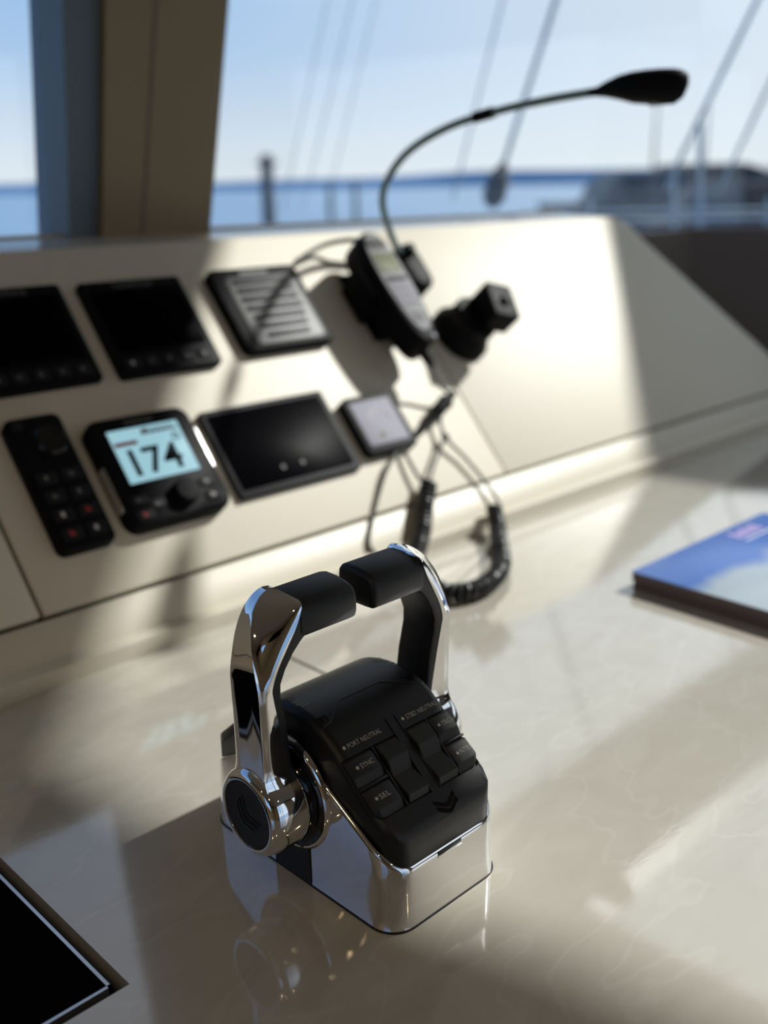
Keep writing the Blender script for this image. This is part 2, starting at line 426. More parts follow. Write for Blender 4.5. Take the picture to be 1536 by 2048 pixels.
con = thing('helm_console', 'cream helm console with marbled worktop and sloping instrument panel', 'console', (0, .97, 0))
OFF = Vector((0, -.97, 0))
def cobj(name, bm, m, parent=None, **k):
    xf(bm, Matrix.Translation(OFF)); return obj(name, bm, m, parent or con, **k)
# worktop, two slabs with a joint, and a cut-out for the flush screen
SX, SYB = .262, .522       # cut-out corner (right edge x, near edge y)
slab = nb()
box(slab, -1.19, -.34, -.02, .99, -.03, 0); box(slab, -.34, SX, .95, .99, -.03, 0); box(slab, -.34, SX, -.02, SYB, -.03, 0); box(slab, SX, .6505, -.02, .99, -.03, 0); box(slab, .6505, 2.45, -.02, .60, -.03, 0); box(slab, .6505, 2.45, .86, .99, -.03, 0)
bmesh.ops.remove_doubles(slab, verts=slab.verts, dist=1e-5)
cobj('worktop', slab, 'worktop', smooth=False)
cobj('worktop_lid', bx(.6545, 2.45, .60, .86, -.03, 0), 'worktop', smooth=False)
cobj('worktop_joint', bx(.6505, .6545, .60, .86, -.028, -.0008), 'groove', smooth=False)
cobj('front_fascia', bx(-1.19, 2.45, .0, .02, -.90, -.031), 'cream', smooth=False)
# cove between worktop and panel, strip, three panel boards
XL, XE = -1.19, 2.30
def xs_loft(prof, x0, x1):
    return loft(nb(), [[(x0, y, z) for y, z in prof], [(x1, y, z) for y, z in prof]])
def ps(s, h): v = P3(0, s, h); return (v.y, v.z)
cobj('cove_moulding', xs_loft([(.9555, -.001), (.9555, .0145), (.9568, .0190), (.9605, .0212), ps(.001, 0), ps(.002, -.02), (1.0, -.02)], XL, XE), 'cream')
def strip(x0, x1, s0, s1, h0=-.016, h1=0.0, bev=.0015):
    b = bx(x0, x1, s0, s1, h0, h1, bev=bev); xf(b, PM); return b
cobj('lower_strip', strip(XL, XE, .0005, .0465), 'cream')
cobj('joint_backing', strip(XL, 1.95, .04, .53, -.026, -.0125, 0), 'groove', smooth=False)
cobj('panel_board', strip(XL, .4495, .0520, .54), 'panel')
cobj('panel_board', strip(.4545, 1.2440, .0520, .54), 'panel')
def end_board():
    # right end cut on a slant with a rounded upper corner
    pts = [(1.2475, .0520), (2.285, .0520), (2.225, .17)]
    pts += [(2.225 + (2.045 - 2.225) * t, .17 + (.485 - .17) * t) for t in (.5, 1)]
    c = (1.985, .485)
    for a in (10, 30, 50, 70, 90): pts.append((c[0] + .06 * math.cos(math.radians(a)) * 1.0, c[1] + .055 * math.sin(math.radians(a))))
    pts += [(1.2475, .54)]
    b = prism(nb(), pts, -.016, 0, .0015, 2); xf(b, PM); return b
cobj('panel_board', end_board(), 'panel', angle=25)
# back body that closes the console behind the boards
bk = nb()
def zy(s, h): v = P3(0, s, h); return v.y, v.z
rb = [zy(.0, -.027), zy(.53, -.027), (1.34, -.3), (1.0, -.3)]
loft(bk, [[(XL, y, z) for y, z in rb], [(1.96, y, z) for y, z in rb]])
cobj('panel_body', bk, 'cream', smooth=False)
eb = nb(); e0 = [zy(.0, -.017), zy(.14, -.017), zy(.14, -.06), (1.0, -.2)]; e1 = [zy(.0, -.017), zy(.42, -.017), zy(.42, -.06), (1.0, -.3)]
loft(eb, [[(1.96, y, z) for y, z in e1], [(2.27, y, z) for y, z in e0]])
cobj('panel_end', eb, 'cream', smooth=False)
cobj('top_ledge', xs_loft([ps(.5385, -.001), (P3(0, .5385, 0).y + .006, .4295), (1.495, .4375), (1.495, .41), ps(.53, -.02)], XL, 2.0), 'ledge')

# ------------------------------------------------------------------ flush screen in the worktop
t = thing('flush_touchscreen', 'large black touchscreen sunk flush into the worktop, lower left corner', 'screen', (-.04, .735, -.03))
def loc(bm, o): return xf(bm, Matrix.Translation(-Vector(o.location)))
obj('recess_tray', loc(bx(-.34, SX, SYB, .95, -.0301, -.022), t), 'dgrey', t, False)
bz = nb(); x0, x1, y0, y1 = -.33, SX - .0085, SYB + .0085, .94
for a in ((x0, x1, y0, y0 + .0025), (x0, x1, y1 - .0025, y1), (x0, x0 + .0025, y0, y1), (x1 - .0025, x1, y0, y1)): box(bz, *a, -.022, -.0015)
obj('bezel', loc(bz, t), 'steel', t, False)
obj('screen', loc(bx(x0 + .0025, x1 - .0025, y0 + .0025, y1 - .0025, -.022, -.003), t), 'glass_screen', t, False)

# ------------------------------------------------------------------ twin throttle control
XC, YC = .4715, .5335
T = thing('throttle_control', 'chrome and black twin lever engine throttle control standing on the worktop', 'throttle', (XC, YC, 0))
HW = .059; Y0F, Y1F = .4255 - YC, .6415 - YC
RIM = [(.0, .1165), (.010, .1160), (.0135, .1120), (.0337, .0955), (.0648, .077), (.0930, .0605), (.103, .0515), (.1085, .0475)]
def rim(y):
    a = abs(y)
    for (a0, z0), (a1, z1) in zip(RIM, RIM[1:]):
        if a <= a1: return z0 + (z1 - z0) * (a - a0) / (a1 - a0)
    return RIM[-1][1]
def plan(inset, r=.021, n=10, ns=28):
    pts = []; hw = HW - inset; yf = Y0F + inset; yb = Y1F - inset; r = r - inset * .5
    for cx, cy, a0 in ((hw - r, yb - r, 0), (-hw + r, yb - r, 90), (-hw + r, yf + r, 180), (hw - r, yf + r, 270)):
        for i in range(n + 1):
            a = math.radians(a0 + 90 * i / n); pts.append((cx + r * math.cos(a), cy + r * math.sin(a)))
        if a0 in (90, 270):
            x, y = pts[-1]; y2 = yf + r if a0 == 90 else yb - r
            for i in range(1, ns): pts.append((x, y + (y2 - y) * i / ns))
        else:
            x, y = pts[-1]; x2 = -x
            for i in range(1, 12): pts.append((x + (x2 - x) * i / 12, y))
    return pts
sk = nb(); rg = []
for ins, fz, dz in ((-.0006, 0, .0012), (-.0002, 0, .004), (.0002, .3, 0), (.0006, .6, 0), (.0010, 1, -.0034), (.0013, 1, -.0018), (.0020, 1, -.0006), (.0030, 1, 0), (.0038, 1, -.0001), (.0044, 1, -.0008), (.0047, 1, -.003), (.0048, 1, -.014)):
    rg.append([(x, y, rim(y) * fz + dz) for x, y in plan(ins)])
loft(sk, rg, True, False)
obj('chrome_skirt', sk, 'chrome', T, angle=60)
obj('base_gasket', prism(nb(), plan(-.0012), 0, .0012), 'black', T, False)
for s in (-1, 1):
    b = nb(); pts = [(-.0210, .0008), (.0210, .0008), (.0190, .05), (-.0190, .05)]
    loft(b, [[(s * (HW - .004), y, z) for y, z in pts], [(s * (HW + .0012), y, z) for y, z in pts]])
    obj('side_plate', b, 'black', T, False)
    obj('pivot_boss', lathe(nb(), [(s * .0575, .0465), (s * .0592, .0456), (s * .0606, .0444), (s * .0611, .0434), (s * .0607, .0426), (s * .0590, .0422)], 72, 'x', (0, .002, .0715), False, False), 'chrome', T)
    obj('pivot_collar', lathe(nb(), [(s * .050, .0424), (s * .0598, .0424), (s * .0604, .0415), (s * .0600, .0380), (s * .0612, .0345), (s * .0610, .0340)], 64, 'x', (0, .002, .0715)), 'gloss', T)
# cover: side profile swept across with rounded shoulders
CP = [(.4280, .020), (.4280, .046), (.4282, .060), (.4285, .0690), (.4295, .0728), (.4322, .0766), (.440, .0834), (.455, .0963), (.470, .1092), (.485, .1221), (.493, .1287), (.500, .1328), (.508, .1359), (.517, .1382), (.5255, .1393), (.5335, .1397)]
prof = [(y - YC, z) for y, z in CP]; prof = prof + [(-y, z) for y, z in reversed(prof[:-1])]
def cover_z(y):
    q = sorted(p for p in prof if p[1] > .05)
    for a, b in zip(q, q[1:]):
        if a[0] <= y <= b[0]: return a[1] + (b[1] - a[1]) * (y - a[0]) / max(1e-9, b[0] - a[0])
    return 0
def pillow(prof, hw, r, seg=6, p0=None):
    rings = []
    for sgn in (-1, 1):
        rr = []
        for i in range(seg + 1):
            a = PI / 2 * i / seg
            rr.append((sgn * (hw - r + r * math.sin(a)), r * (1 - math.cos(a))))
        rr = [(sgn * x_, 0) for x_ in (.0372, .0385, .0400, .0415, .0430, .0445, .0460, .0475) if x_ < hw - r] + rr
        if sgn == -1: rr = list(reversed(rr))
        for x, d in rr: rings.append([(x, y, z) for y, z in offset_poly(prof, d)])
    return loft(nb(), rings)
def fit_plan(bm, hw, yf, r):
    for v in bm.verts:
        for sy in (-1, 1):
            cx, cy = hw - r, abs(yf) - r; ax, ay = abs(v.co.x), v.co.y * sy
            if ax > cx and ay > cy:
                d = Vector((ax - cx, ay - cy)); R_ = r - (abs(yf) - .1067)
                if d.length > r: d *= r / d.length; v.co.x = math.copysign(cx + d.x, v.co.x); v.co.y = sy * (cy + d.y)
    return bm
cover = obj('cover', fit_plan(pillow(prof, .0552, .0070), .0545, .1054, .0170), 'black', T, angle=35)
FA = math.radians(40.7)
FM = Matrix((Vector((1, 0, 0)), Vector((0, math.cos(FA), math.sin(FA))), Vector((0, -math.sin(FA), math.cos(FA))))).transposed().to_4x4()
FM.translation = Vector((0, .4285 - YC, .0735))
def fo(name, bm, m, parent=T, **k): return obj(name, xf(bm, FM), m, parent, **k)
# two sunken wells for the keys, then a stamped chevron
def cut(bm): return obj('cut', xf(bm, FM), 'well', T)
cut_mat = MT['well']
for s in (-1, 1):
    i0 = -.0017 if s < 0 else .0080
    pts = [(i0, .0185), (s * .0300, .0185), (s * .0480, .0185), (s * .0520, .0205), (s * .0540, .0245), (s * .0542, .045), (s * .0542, .0675), (i0, .0675)]
    if s < 0: pts = pts[::-1]
    boolean(cover, cut(prism(nb(), pts, -.0030, .02)))
for k in (0, 1):
    dy = -.0047 * k; cx_ = .0042
    pts = [(-.0105, .0110 + dy), (-.0015, .0058 + dy), (.0015, .0058 + dy), (.0105, .0110 + dy), (.0105, .0073 + dy), (.0015, .0021 + dy), (-.0015, .0021 + dy), (-.0105, .0073 + dy)]
    pts = [(x_ + cx_, y_ + .0018) for x_, y_ in pts]
    boolean(cover, cut(prism(nb(), pts[::-1], -.0012, .004)))
    fo('chevron_inlay', prism(nb(), offset_poly(pts[::-1], .0003), -.0013, -.0006), 'gloss', smooth=False)
for s in (-1, 1):
    i0 = -.002 if s < 0 else .0083; pc = -.0253 if s < 0 else .0304; ke = .0540
    pts = [(i0, .019), (s * .0475, .019), (s * .0535, .024), (s * .0540, .067), (i0, .067)]
    if s < 0: pts = pts[::-1]
    fo('key_well', prism(nb(), pts, -.0036, -.0026), 'well', smooth=False)
    # thin partition between rocker and keys, and across between the keys
    fo('key_partition', bx(pc - .0008, pc + .0008, .019, .067, -.003, .0002, bev=.0003), 'black')
    fo('key_partition', bx(min(pc + s * .0015, s * ke), max(pc + s * .0015, s * ke), .0430, .0448, -.003, .0002, bev=.0004), 'black')
    # rocker: raised ends and a dished middle
    pr = [(.0195, -.0028), (.0195, -.0006), (.0240, .0030), (.0252, .0031), (.0405, -.0010), (.0415, -.0010), (.0520, .0038), (.0532, .0039), (.0650, .0006), (.0665, -.0004), (.0665, -.0028)]
    c = -.0125 if s < 0 else .0188
    rb_ = nb(); rings = []
    for x, d in ((-.0102, .0010), (-.0099, .0003), (-.0094, 0), (.0094, 0), (.0099, .0003), (.0102, .0010)):
        rings.append([(c + x, y, z - (d if z > -.002 else 0)) for y, z in pr])
    loft(rb_, rings); fo('rocker_switch', rb_, 'key', angle=12)
    fo('divider_rib', bx(i0 - s * .0008 - .0004, i0 - s * .0008 + .0004, .018, .0805, -.002, .0007, bev=.0003), 'black')
KEYS = [('SYNC', -1, .0452, .0668), ('SEL', -1, .0195, .0425), ('TROL', 1, .0452, .0668), ('NTRL', 1, .0195, .0425)]
for word, s, y0, y1 in KEYS:
    xa, xb = (-.0534, -.0272) if s < 0 else (.0322, .0534)
    pr = [(y0, -.0028), (y0, -.0012), (y0 + .0062, .0013), (y0 + .0070, .0014), (y1 - .0022, .0003), (y1 - .001, -.0002), (y1, -.0028)]
    k = nb(); low = y0 < .03; rings = []
    N = 7
    for i in range(N):
        f = i / (N - 1); x = xa + (xb - xa) * f; e = 0
        if i in (0, N - 1): e = .0007
        outer = (f if s > 0 else 1 - f)
        yy = y0 + (max(0, outer - .72) / .28) ** 2 * .0055 if low else y0
        rings.append([(x, max(y, yy) if j < 2 else max(y, yy + .002), z - (e if z > -.002 else 0)) for j, (y, z) in enumerate(pr)])
    loft(k, rings); key = fo('key', k, 'key', angle=12)
    dotx = -.0462 if s < 0 else .0378
    ty = y0 + (y1 - y0) * .60
    fo('key_lamp', disc(nb(), dotx, ty, .0002, .00125, .0010, 20), 'lamp_window', key)
    tw = {'SYNC': .0125, 'SEL': .0100, 'TROL': .0125, 'NTRL': .0128}[word]
    fo('key_lettering', xf(text_bm(word, tw, .0038, ext=.00012), Matrix.Translation((dotx + .0030, ty - .0019, .0010)) @ Matrix.Rotation(math.radians(-4), 4, 'X')), 'print', key, smooth=False)
for word, x in (('PORT NEUTRAL', -.0464), ('STBD NEUTRAL', .0125)):
    fo('indicator_lamp', disc(nb(), x, .0750, -.0005, .0013, .0008, 20), 'lamp_window')
    fo('lettering', xf(text_bm(word, .0325, .0037, ext=.0001, space=1.05), Matrix.Translation((x + .0033, .0731, .0002))), 'print', smooth=False)
# seam over the crown with its trapezoid tab, range marks stamped at both ends
seam = [(-.0545, .502), (-.0430, .5035), (-.0250, .516), (-.0200, .5185), (.0200, .5185), (.0250, .516), (.0430, .5035), (.0545, .502)]
sp = []
for (xa, ya), (xb, yb) in zip(seam, seam[1:]):
    for i in range(8):
        f = i / 8; x = xa + (xb - xa) * f; y = ya + (yb - ya) * f - YC
        sag = max(0, abs(x) - .0482); sp.append((x, y, cover_z(y) - (.0070 - math.sqrt(max(0, .0070 ** 2 - sag ** 2))) + .00005))
obj('cover_seam', tube(nb(), sp, .00045, 6), 'well', T)
def on_cover(x, y):
    z = cover_z(y); dz = (cover_z(y + .002) - cover_z(y - .002)) / .004
    ty = Vector((0, 1, dz)).normalized(); n = Vector((1, 0, 0)).cross(ty)
    m = Matrix((Vector((1, 0, 0)), ty, n)).transposed().to_4x4(); m.translation = Vector((x, y, z + .00012)); return m
for s in (-1, 1):
    for ch, y in (('N', .5290), ('F', .5075), ('R', .5440)):
        b = xf(text_bm(ch, None, .0042, ext=.00015), Matrix.Translation((-.0012, -.002, 0)))
        box(b, -.0042, .0042, .0030, .0036, 0, .00015); box(b, s * -.0042 - .0003, s * -.0042 + .0003, -.001, .0036, 0, .00015)
        obj('range_mark', xf(b, on_cover(s * .0462, y - YC)), 'gloss', T, False)
obj('release_notch', bx(-.0125, .0125, Y0F + .0008, Y0F + .006, .0452, .0482, bev=.0005), 'well', T)
obj('skirt_tab', bx(-.0125, .0125, Y0F + .0004, Y0F + .0030, .0435, .0455, bev=.0004), 'chrome', T)

# levers
def lever(s):
    st = [  # inner seam (w,z), outer (w,z), y front, y back, y ridge (absolute), ridge swell
        ((.0660, .078), (.0950, .078), .506, .561, .508, .0),
        ((.0700, .096), (.0956, .096), .5105, .5565, .5125, .0),
        ((.0742, .108), (.0957, .108), .5145, .5530, .5160, .0),
        ((.0800, .140), (.0960, .140), .5140, .5510, .5155, .0),
        ((.0850, .165), (.0963, .168), .5130, .5500, .5150, .0002),
        ((.0858, .174), (.0962, .178), .5122, .5497, .5160, .0006),
        ((.0815, .1865), (.0950, .1900), .5112, .5495, .5195, .0010),
        ((.0735, .2005), (.0912, .2060), .5100, .5495, .5255, .0014),
        ((.0655, .2140), (.0845, .2200), .5090, .5492, .5320, .0014),
        ((.0608, .2245), (.0755, .2290), .5088, .5490, .5365, .0010),
        ((.0592, .2295), (.0665, .2335), .5100, .5480, .5390, .0005),
        ((.0585, .2312), (.0610, .2345), .5140, .5450, .5380, .0)]
    # resample the stations smoothly
    fl = [Vector((A[0], A[1], O[0], O[1], yf, yb, yr, sw)) if False else [A[0], A[1], O[0], O[1], yf, yb, yr, sw] for A, O, yf, yb, yr, sw in st]
    fine = []
    for k in range(len(fl) - 1):
        p0, p1, p2, p3 = fl[max(k - 1, 0)], fl[k], fl[k + 1], fl[min(k + 2, len(fl) - 1)]
        for m_ in range(5):
            t_ = m_ / 5
            fine.append([.5 * (2 * b_ + (c_ - a_) * t_ + (2 * a_ - 5 * b_ + 4 * c_ - d_) * t_ * t_ + (3 * b_ - a_ - 3 * c_ + d_) * t_ ** 3) for a_, b_, c_, d_ in zip(p0, p1, p2, p3)])
    fine.append(fl[-1])
    rings = []
    for Ax, Az, Ox, Oz, yf, yb, yr, sw in fine:
        A = Vector((Ax, Az)); O = Vector((Ox, Oz)); d = (O - A); L = d.length; u = d / L
        def q(f, y, e=0): v = A + u * (L * f + e); return (s * v.x, y - YC, v.y)
        h = min(1, max(0, (Az - .160) / .020)); g = yr - yf          # h: 0 on the shank, 1 on the shoulder
        R = [q(0, yf)]
        for f in (.2, .4, .6, .8, .93):                               # front facet, hollowed on the shoulder
            low_y = yf - .0005 * math.sin(PI * f) + (yr - yf) * f ** 6
            hi_y = yf + g * f ** 2.4
            R.append(q(f, low_y * (1 - h) + hi_y * h, -.0012 * h * math.sin(PI * f)))
        R += [q(1, yr - .0006, sw), q(1, yr + .0008, sw)]
        w_ = yb - yr
        for f in (.25, .5, .75, .9): R.append(q(1 - .10 * f ** 4, yr + w_ * f, sw * (1 - f) - .0011 * math.sin(PI * f) * (1 - .6 * h)))
        R += [q(.84, yb - .0008), q(.70, yb), q(.35, yb), q(0, yb)]
        rings.append(R)
    b = loft(nb(), rings)
    # hub barrel
    lathe(b, [(s * .0600, .030), (s * .0618, .0336), (s * .0630, .0342), (s * .078, .0346), (s * .0900, .0343), (s * .0945, .0334), (s * .0975, .0318), (s * .0995, .0294), (s * .1000, .0276), (s * .0997, .0266), (s * .0985, .0262)], 72, 'x', (0, 0, .071))
    lv = obj('lever', b, 'chrome', T, angle=38)
    # black inner lining plus hand grip
    ins = [(.0640, .082), (.0690, .098), (.0700, .108), (.0725, .140), (.0772, .163), (.0772, .174), (.0733, .1840), (.0668, .1945), (.0605, .2012), (.0560, .2040)]
    g = nb(); rings = []
    for (A, O, yf, yb, yr, sw), I in zip(st, ins):
        A = Vector(A); I = Vector(I); yf += .0005; yb -= .0005
        u = (A - I); e = .0022
        def q(f, y): v = I + u * f; return (s * v.x, y - YC, v.y)
        rings.append([q(1.05, yf), q(.35, yf), q(.1, yf + .0008), q(0, yf + e * 1.3), q(0, yb - e * 1.3), q(.1, yb - .0008), q(.35, yb), q(1.05, yb)])
    loft(g, rings)
    sec = [(.5086, .2090), (.5084, .2190), (.5092, .2240), (.5122, .2278), (.5180, .2302), (.5290, .2322), (.5400, .2324), (.5455, .2308), (.5482, .2275), (.5488, .2225), (.5488, .2120), (.5476, .2065), (.5440, .2036), (.5370, .2030), (.5200, .2030), (.5130, .2034), (.5098, .2054)]
    sec = [(y - YC, z) for y, z in sec]
    rings = []
    for w, d in ((.0607, .0004), (.0590, .0), (.030, 0), (.0125, 0), (.0102, .0004), (.0088, .0013), (.0078, .0028), (.0074, .0045)):
        rings.append([(s * w, y, z) for y, z in offset_poly(sec, d)])
    loft(g, rings)
    obj('grip', g, 'grip', lv, angle=35)
    obj('hub_cap', lathe(nb(), [(s * .090, .0262), (s * .0988, .0262), (s * .0991, .0255), (s * .0988, .024), (s * .0988, .0120), (s * .0988, .0008)], 64, 'x', (0, 0, .071)), 'black', lv)
    # stamped mark on the cap: two chevrons
    e = nb()
    for k in (0, 1):
        dy = -.0066 * k
        pts = [(-.0135, .0080 + dy), (-.0018, .0010 + dy), (.0018, .0010 + dy), (.0135, .0080 + dy), (.0135, .0030 + dy), (.0018, -.0040 + dy), (-.0018, -.0040 + dy), (-.0135, .0030 + dy)]
        ou = offset_poly(pts, 0); inn = offset_poly(pts, .0006)
        loft(e, [[(s * .0988, y, z + .071) for y, z in ou], [(s * .0993, y, z + .071) for y, z in ou], [(s * .0993, y, z + .071) for y, z in inn], [(s * .0988, y, z + .071) for y, z in inn]], False, False)
    xf(e, Matrix.Translation((0, 0, .071)) @ Matrix.Rotation(math.radians(38), 4, 'X') @ Matrix.Translation((0, 0, -.071)))
    obj('hub_emblem', e, 'gloss', lv)
    return lv
lever(-1)['label'] = 'polished chrome port lever, nearer the camera'
lever(1)['label'] = 'polished chrome starboard lever with black inner face'

# ------------------------------------------------------------------ panel instruments
def rr(w, h, r, z0, z1, bev, cx=0, cy=0, n=5, both=False): return prism(nb(), rrect(w, h, r, n, cx, cy), z0, z1, bev, 3, both)
def engine_display(x, s, label):
    t = thing('engine_display', label, 'display', mw=at_panel(x, s), group='black engine displays in the upper row')
    obj('body', rr(.158, .150, .006, 0, .012, .003), 'device', t)
    obj('screen', bx(-.068, .068, -.040, .058, .0118, .0126, bev=.0003), 'glass_screen', t)
    obj('lettering', xf(text_bm('YANMAR', .062, .0085, 'CENTER', .0002, 1.15), Matrix.Translation((0, .0610, .0121))), 'text', t, smooth=False)
    for i in range(5):
        k = obj('key', rr(.0235, .017, .004, .0115, .0138, .001, -.056 + .028 * i, -.0575), 'dgrey', t)
        obj('key_symbol', xf(blocks_bm(1 + i % 2, .006, .006), Matrix.Translation((-.056 + .028 * i, -.0605, .0139))), 'ptext' if i == 0 else 'text', k, smooth=False)
    return t
engine_display(.571, .401, 'black engine display at the left edge of the photo, upper row')
engine_display(.7535, .3985, 'black engine display beside the panel speaker, upper row')

t = thing('panel_speaker', 'dark square loudspeaker with slatted grille between display and handset', 'speaker', mw=at_panel(.961, .4030))
obj('body', rr(.166, .146, .014, 0, .015, .005), 'device', t)
obj('grille_plate', rr(.128, .118, .010, .0145, .0158, .0006, .004, -.004), 'well', t)
for i in range(7):
    w = .102 if i > 2 else .102 - (3 - i) * .008
    obj('slat', bx(-w / 2 + .004, w / 2 + .004, -.053 + i * .0158, -.053 + i * .0158 + .0078, .0150, .0180, bev=.0012), 'slat', t)
obj('lettering', xf(blocks_bm(8, .052, .006), Matrix.Translation((.0, .0590, .0152))), 'text', t, smooth=False)

t = thing('keypad_remote', 'narrow black keypad with round dial, left end of the lower row', 'remote', mw=at_panel(.5315, .199))
obj('body', rr(.071, .178, .010, 0, .018, .005), 'device', t)
dl = obj('dial', lathe(nb(), [(.017, .0195), (.021, .0195), (.0225, .018), (.0225, .0125), (.0215, .012), (.0215, .001)], 40, 'z', (.010, .052, 0)), 'gloss', t)
obj('dial_ring', lathe(nb(), [(.0175, .0225), (.0192, .0222), (.0192, .0198)], 40, 'z', (.010, .052, 0), False, False), 'dgrey', dl)
for r_ in range(4):
    for c_ in range(2):
        k = obj('key', rr(.026, .0165, .004, .0175, .0200, .001, -.0155 + .031 * c_, .004 - .0245 * r_), 'dgrey', t)
        mm = 'red' if (r_, c_) in ((3, 0), (2, 1)) else 'ptext' if r_ >= 2 else 'text'
        obj('key_symbol', xf(blocks_bm(1 + (r_ + c_) % 2, .0075, .0065), Matrix.Translation((-.0155 + .031 * c_, .001 - .0245 * r_, .0201))), mm, k, smooth=False)
obj('key', rr(.014, .012, .003, .0175, .0195, .001, -.022, .077), 'dgrey', t)

t = thing('autopilot_display', 'black autopilot head with lit pale blue screen reading 174', 'display', mw=at_panel(.660, .189))
obj('body', rr(.147, .152, .018, 0, .021, .006), 'device', t)
for s in (-1, 1):
    obj('side_trim', xf(rr(.004, .062, .0018, .006, .0185, .0015), Matrix.Translation((s * .0725, -.018 if s < 0 else .012, 0))), 'steel', t)
sc_ = obj('screen', bx(-.050, .050, -.018, .056, .0205, .0217, bev=.0003), 'lit', t)
obj('heading_digits', xf(text_bm('174', .070, .038, 'LEFT', .0002, bold=.02), Matrix.Translation((-.036, -.009, .0218))), 'ink', sc_, smooth=False)
obj('degree_mark', xf(text_bm('\u00b0', None, .011, 'LEFT', .0002), Matrix.Translation((.033, .010, .0218))), 'ink', sc_, smooth=False)
obj('heading_scale', bx(-.006, .046, .0445, .0480, .0217, .0219), 'text', sc_, False)
for k in range(6): obj('scale_tick', bx(-.004 + k * .008, -.002 + k * .008, .0480, .0530, .0217, .0219), 'ink', sc_, False)
obj('mode_bar', bx(-.048, -.016, .0330, .0385, .0217, .0219), 'red', sc_, False)
obj('heading_pointer', prism(nb(), [(-.003, .052), (.003, .052), (0, .044)], .0217, .0220), 'red', sc_, False)
obj('selector_knob', lathe(nb(), [(.020, .0175), (.033, .0165), (.035, .0145), (.0355, .001)], 40, 'z', (.012, -.0455, 0)), 'device', t)
for (kx, ky, mm, ch) in ((-.050, -.0400, 'text', 'O'), (-.050, -.0605, 'red', 'X'), (.050, -.0365, 'text', 'M'), (.050, -.0560, 'ptext', '+'), (-.028, -.0500, 'text', '<')):
    k = obj('key', rr(.024, .014, .004, .0205, .0225, .001, kx, ky), 'dgrey', t)
    obj('key_symbol', xf(blocks_bm(2, .007, .006), Matrix.Translation((kx, ky - .003, .0226))), mm, k, smooth=False)
obj('lettering', xf(blocks_bm(8, .040, .0045), Matrix.Translation((0, .0625, .0211))), 'text', t, smooth=False)

t = thing('chart_plotter', 'wide black glass display in thin grey frame, lower row centre', 'display', mw=at_panel(.862, .188))
fb = nb(); prism(fb, rrect(.214, .134, .004), 0, .0085, .002); obj('frame', fb, 'dgrey', t)
obj('screen', rr(.196, .116, .003, .008, .0095, .0004, -.001, .001), 'glass_screen', t)
for kx, ky in ((.012, -.040), (-.022, -.040)): obj('screen_icon', xf(text_bm('o', None, .006, 'CENTER', .0001), Matrix.Translation((kx, ky, .0096))), 'text', t, smooth=False)

t = thing('square_instrument', 'small square instrument with pale lilac screen, lower row right', 'instrument', mw=at_panel(1.0395, .1815))
obj('body', rr(.104, .098, .012, 0, .015, .004), 'dgrey', t)
obj('screen', rr(.080, .074, .004, .0148, .0160, .0004, -.002, .001), 'lgrey', t)
obj('scale_arc', tube(nb(), [(.026 * math.cos(math.radians(a)), -.006 + .026 * math.sin(math.radians(a)), .0162) for a in range(15, 170, 10)], .0009, 6), 'ptext', t)
obj('screen_icon', disc(nb(), -.010, -.022, .0159, .005, .0003), 'lcd', t, smooth=False)

# ------------------------------------------------------------------ radio handset in its cradle
hx, hs = 1.160, .378
t = thing('radio_handset', 'black radio handset with grey keypad face and small olive screen', 'handset', mw=at_panel(hx, hs))
hp = []
for i in range(48):
    a = 2 * PI * i / 48; c_, s_ = math.cos(a), math.sin(a)
    n_ = 3.2
    x = .035 * math.copysign(abs(c_) ** (2 / n_), c_); y = -.006 + .107 * math.copysign(abs(s_) ** (2 / 2.4), s_)
    x *= 1.0 - .14 * max(0, -y / .107)
    hp.append((x, y))
hb = nb(); rings = []
for z, d in ((.0225, .006), (.0265, .001), (.034, 0), (.060, .0), (.072, .0008), (.077, .003), (.0782, .006)): rings.append([(x, y, z) for x, y in offset_poly(hp, d)])
loft(hb, rings); obj('body', hb, 'device', t)
fc = obj('face_plate', prism(nb(), [(x_ * .93, y_ * .90 + .006) for x_, y_ in offset_poly(hp, .0040)], .0775, .0798, .001), 'mgrey', t)
obj('earpiece', rr(.040, .020, .008, .0795, .0805, .0004, 0, .074), 'dgrey', fc)
obj('lcd_screen', rr(.046, .036, .003, .0795, .0804, .0003, 0, .038), 'lcd', fc)
for i in range(4):
    for j in range(3): obj('key', rr(.0115, .0085, .002, .0795, .0812, .0006, -.015 + .015 * j, .006 - .0145 * i), 'lgrey' if i else 'dgrey', fc)
for i in range(3): obj('sound_slot', bx(-.011, .011, -.062 - i * .006, -.0595 - i * .006, .0797, .0801), 'device', fc, False)
obj('talk_key', rr(.008, .05, .003, .044, .064, .002, -.0365, .02), 'dgrey', t)
obj('cord_socket', xf(lathe(nb(), [(0, .0085), (.016, .0085), (.030, .0055)], 20, 'y'), Matrix.Translation((.004, -.109, .048)) @ Matrix.Rotation(PI, 4, 'Z')), 'device', t)
obj('cord_screw', xf(lathe(nb(), [(0, .005), (.003, .005), (.004, .004)], 16, 'z'), Matrix.Translation((.010, -.103, .0755))), 'lgrey', t)
t = thing('handset_cradle', 'black bracket holding the radio handset off the panel', 'bracket', mw=at_panel(hx, hs))
cb = nb(); box(cb, -.030, .030, -.055, .075, 0, .006, .002); box(cb, -.026, .026, -.06, .06, .005, .0220, .004)
obj('plate', cb, 'device', t)
for s in (-1, 1): obj('side_clip', bx(s * .0405 - .004, s * .0405 + .004, -.022, .045, .004, .050, bev=.002), 'device', t)
obj('clip_base', bx(-.044, .044, -.020, .043, .0045, .0105, bev=.001), 'device', t)

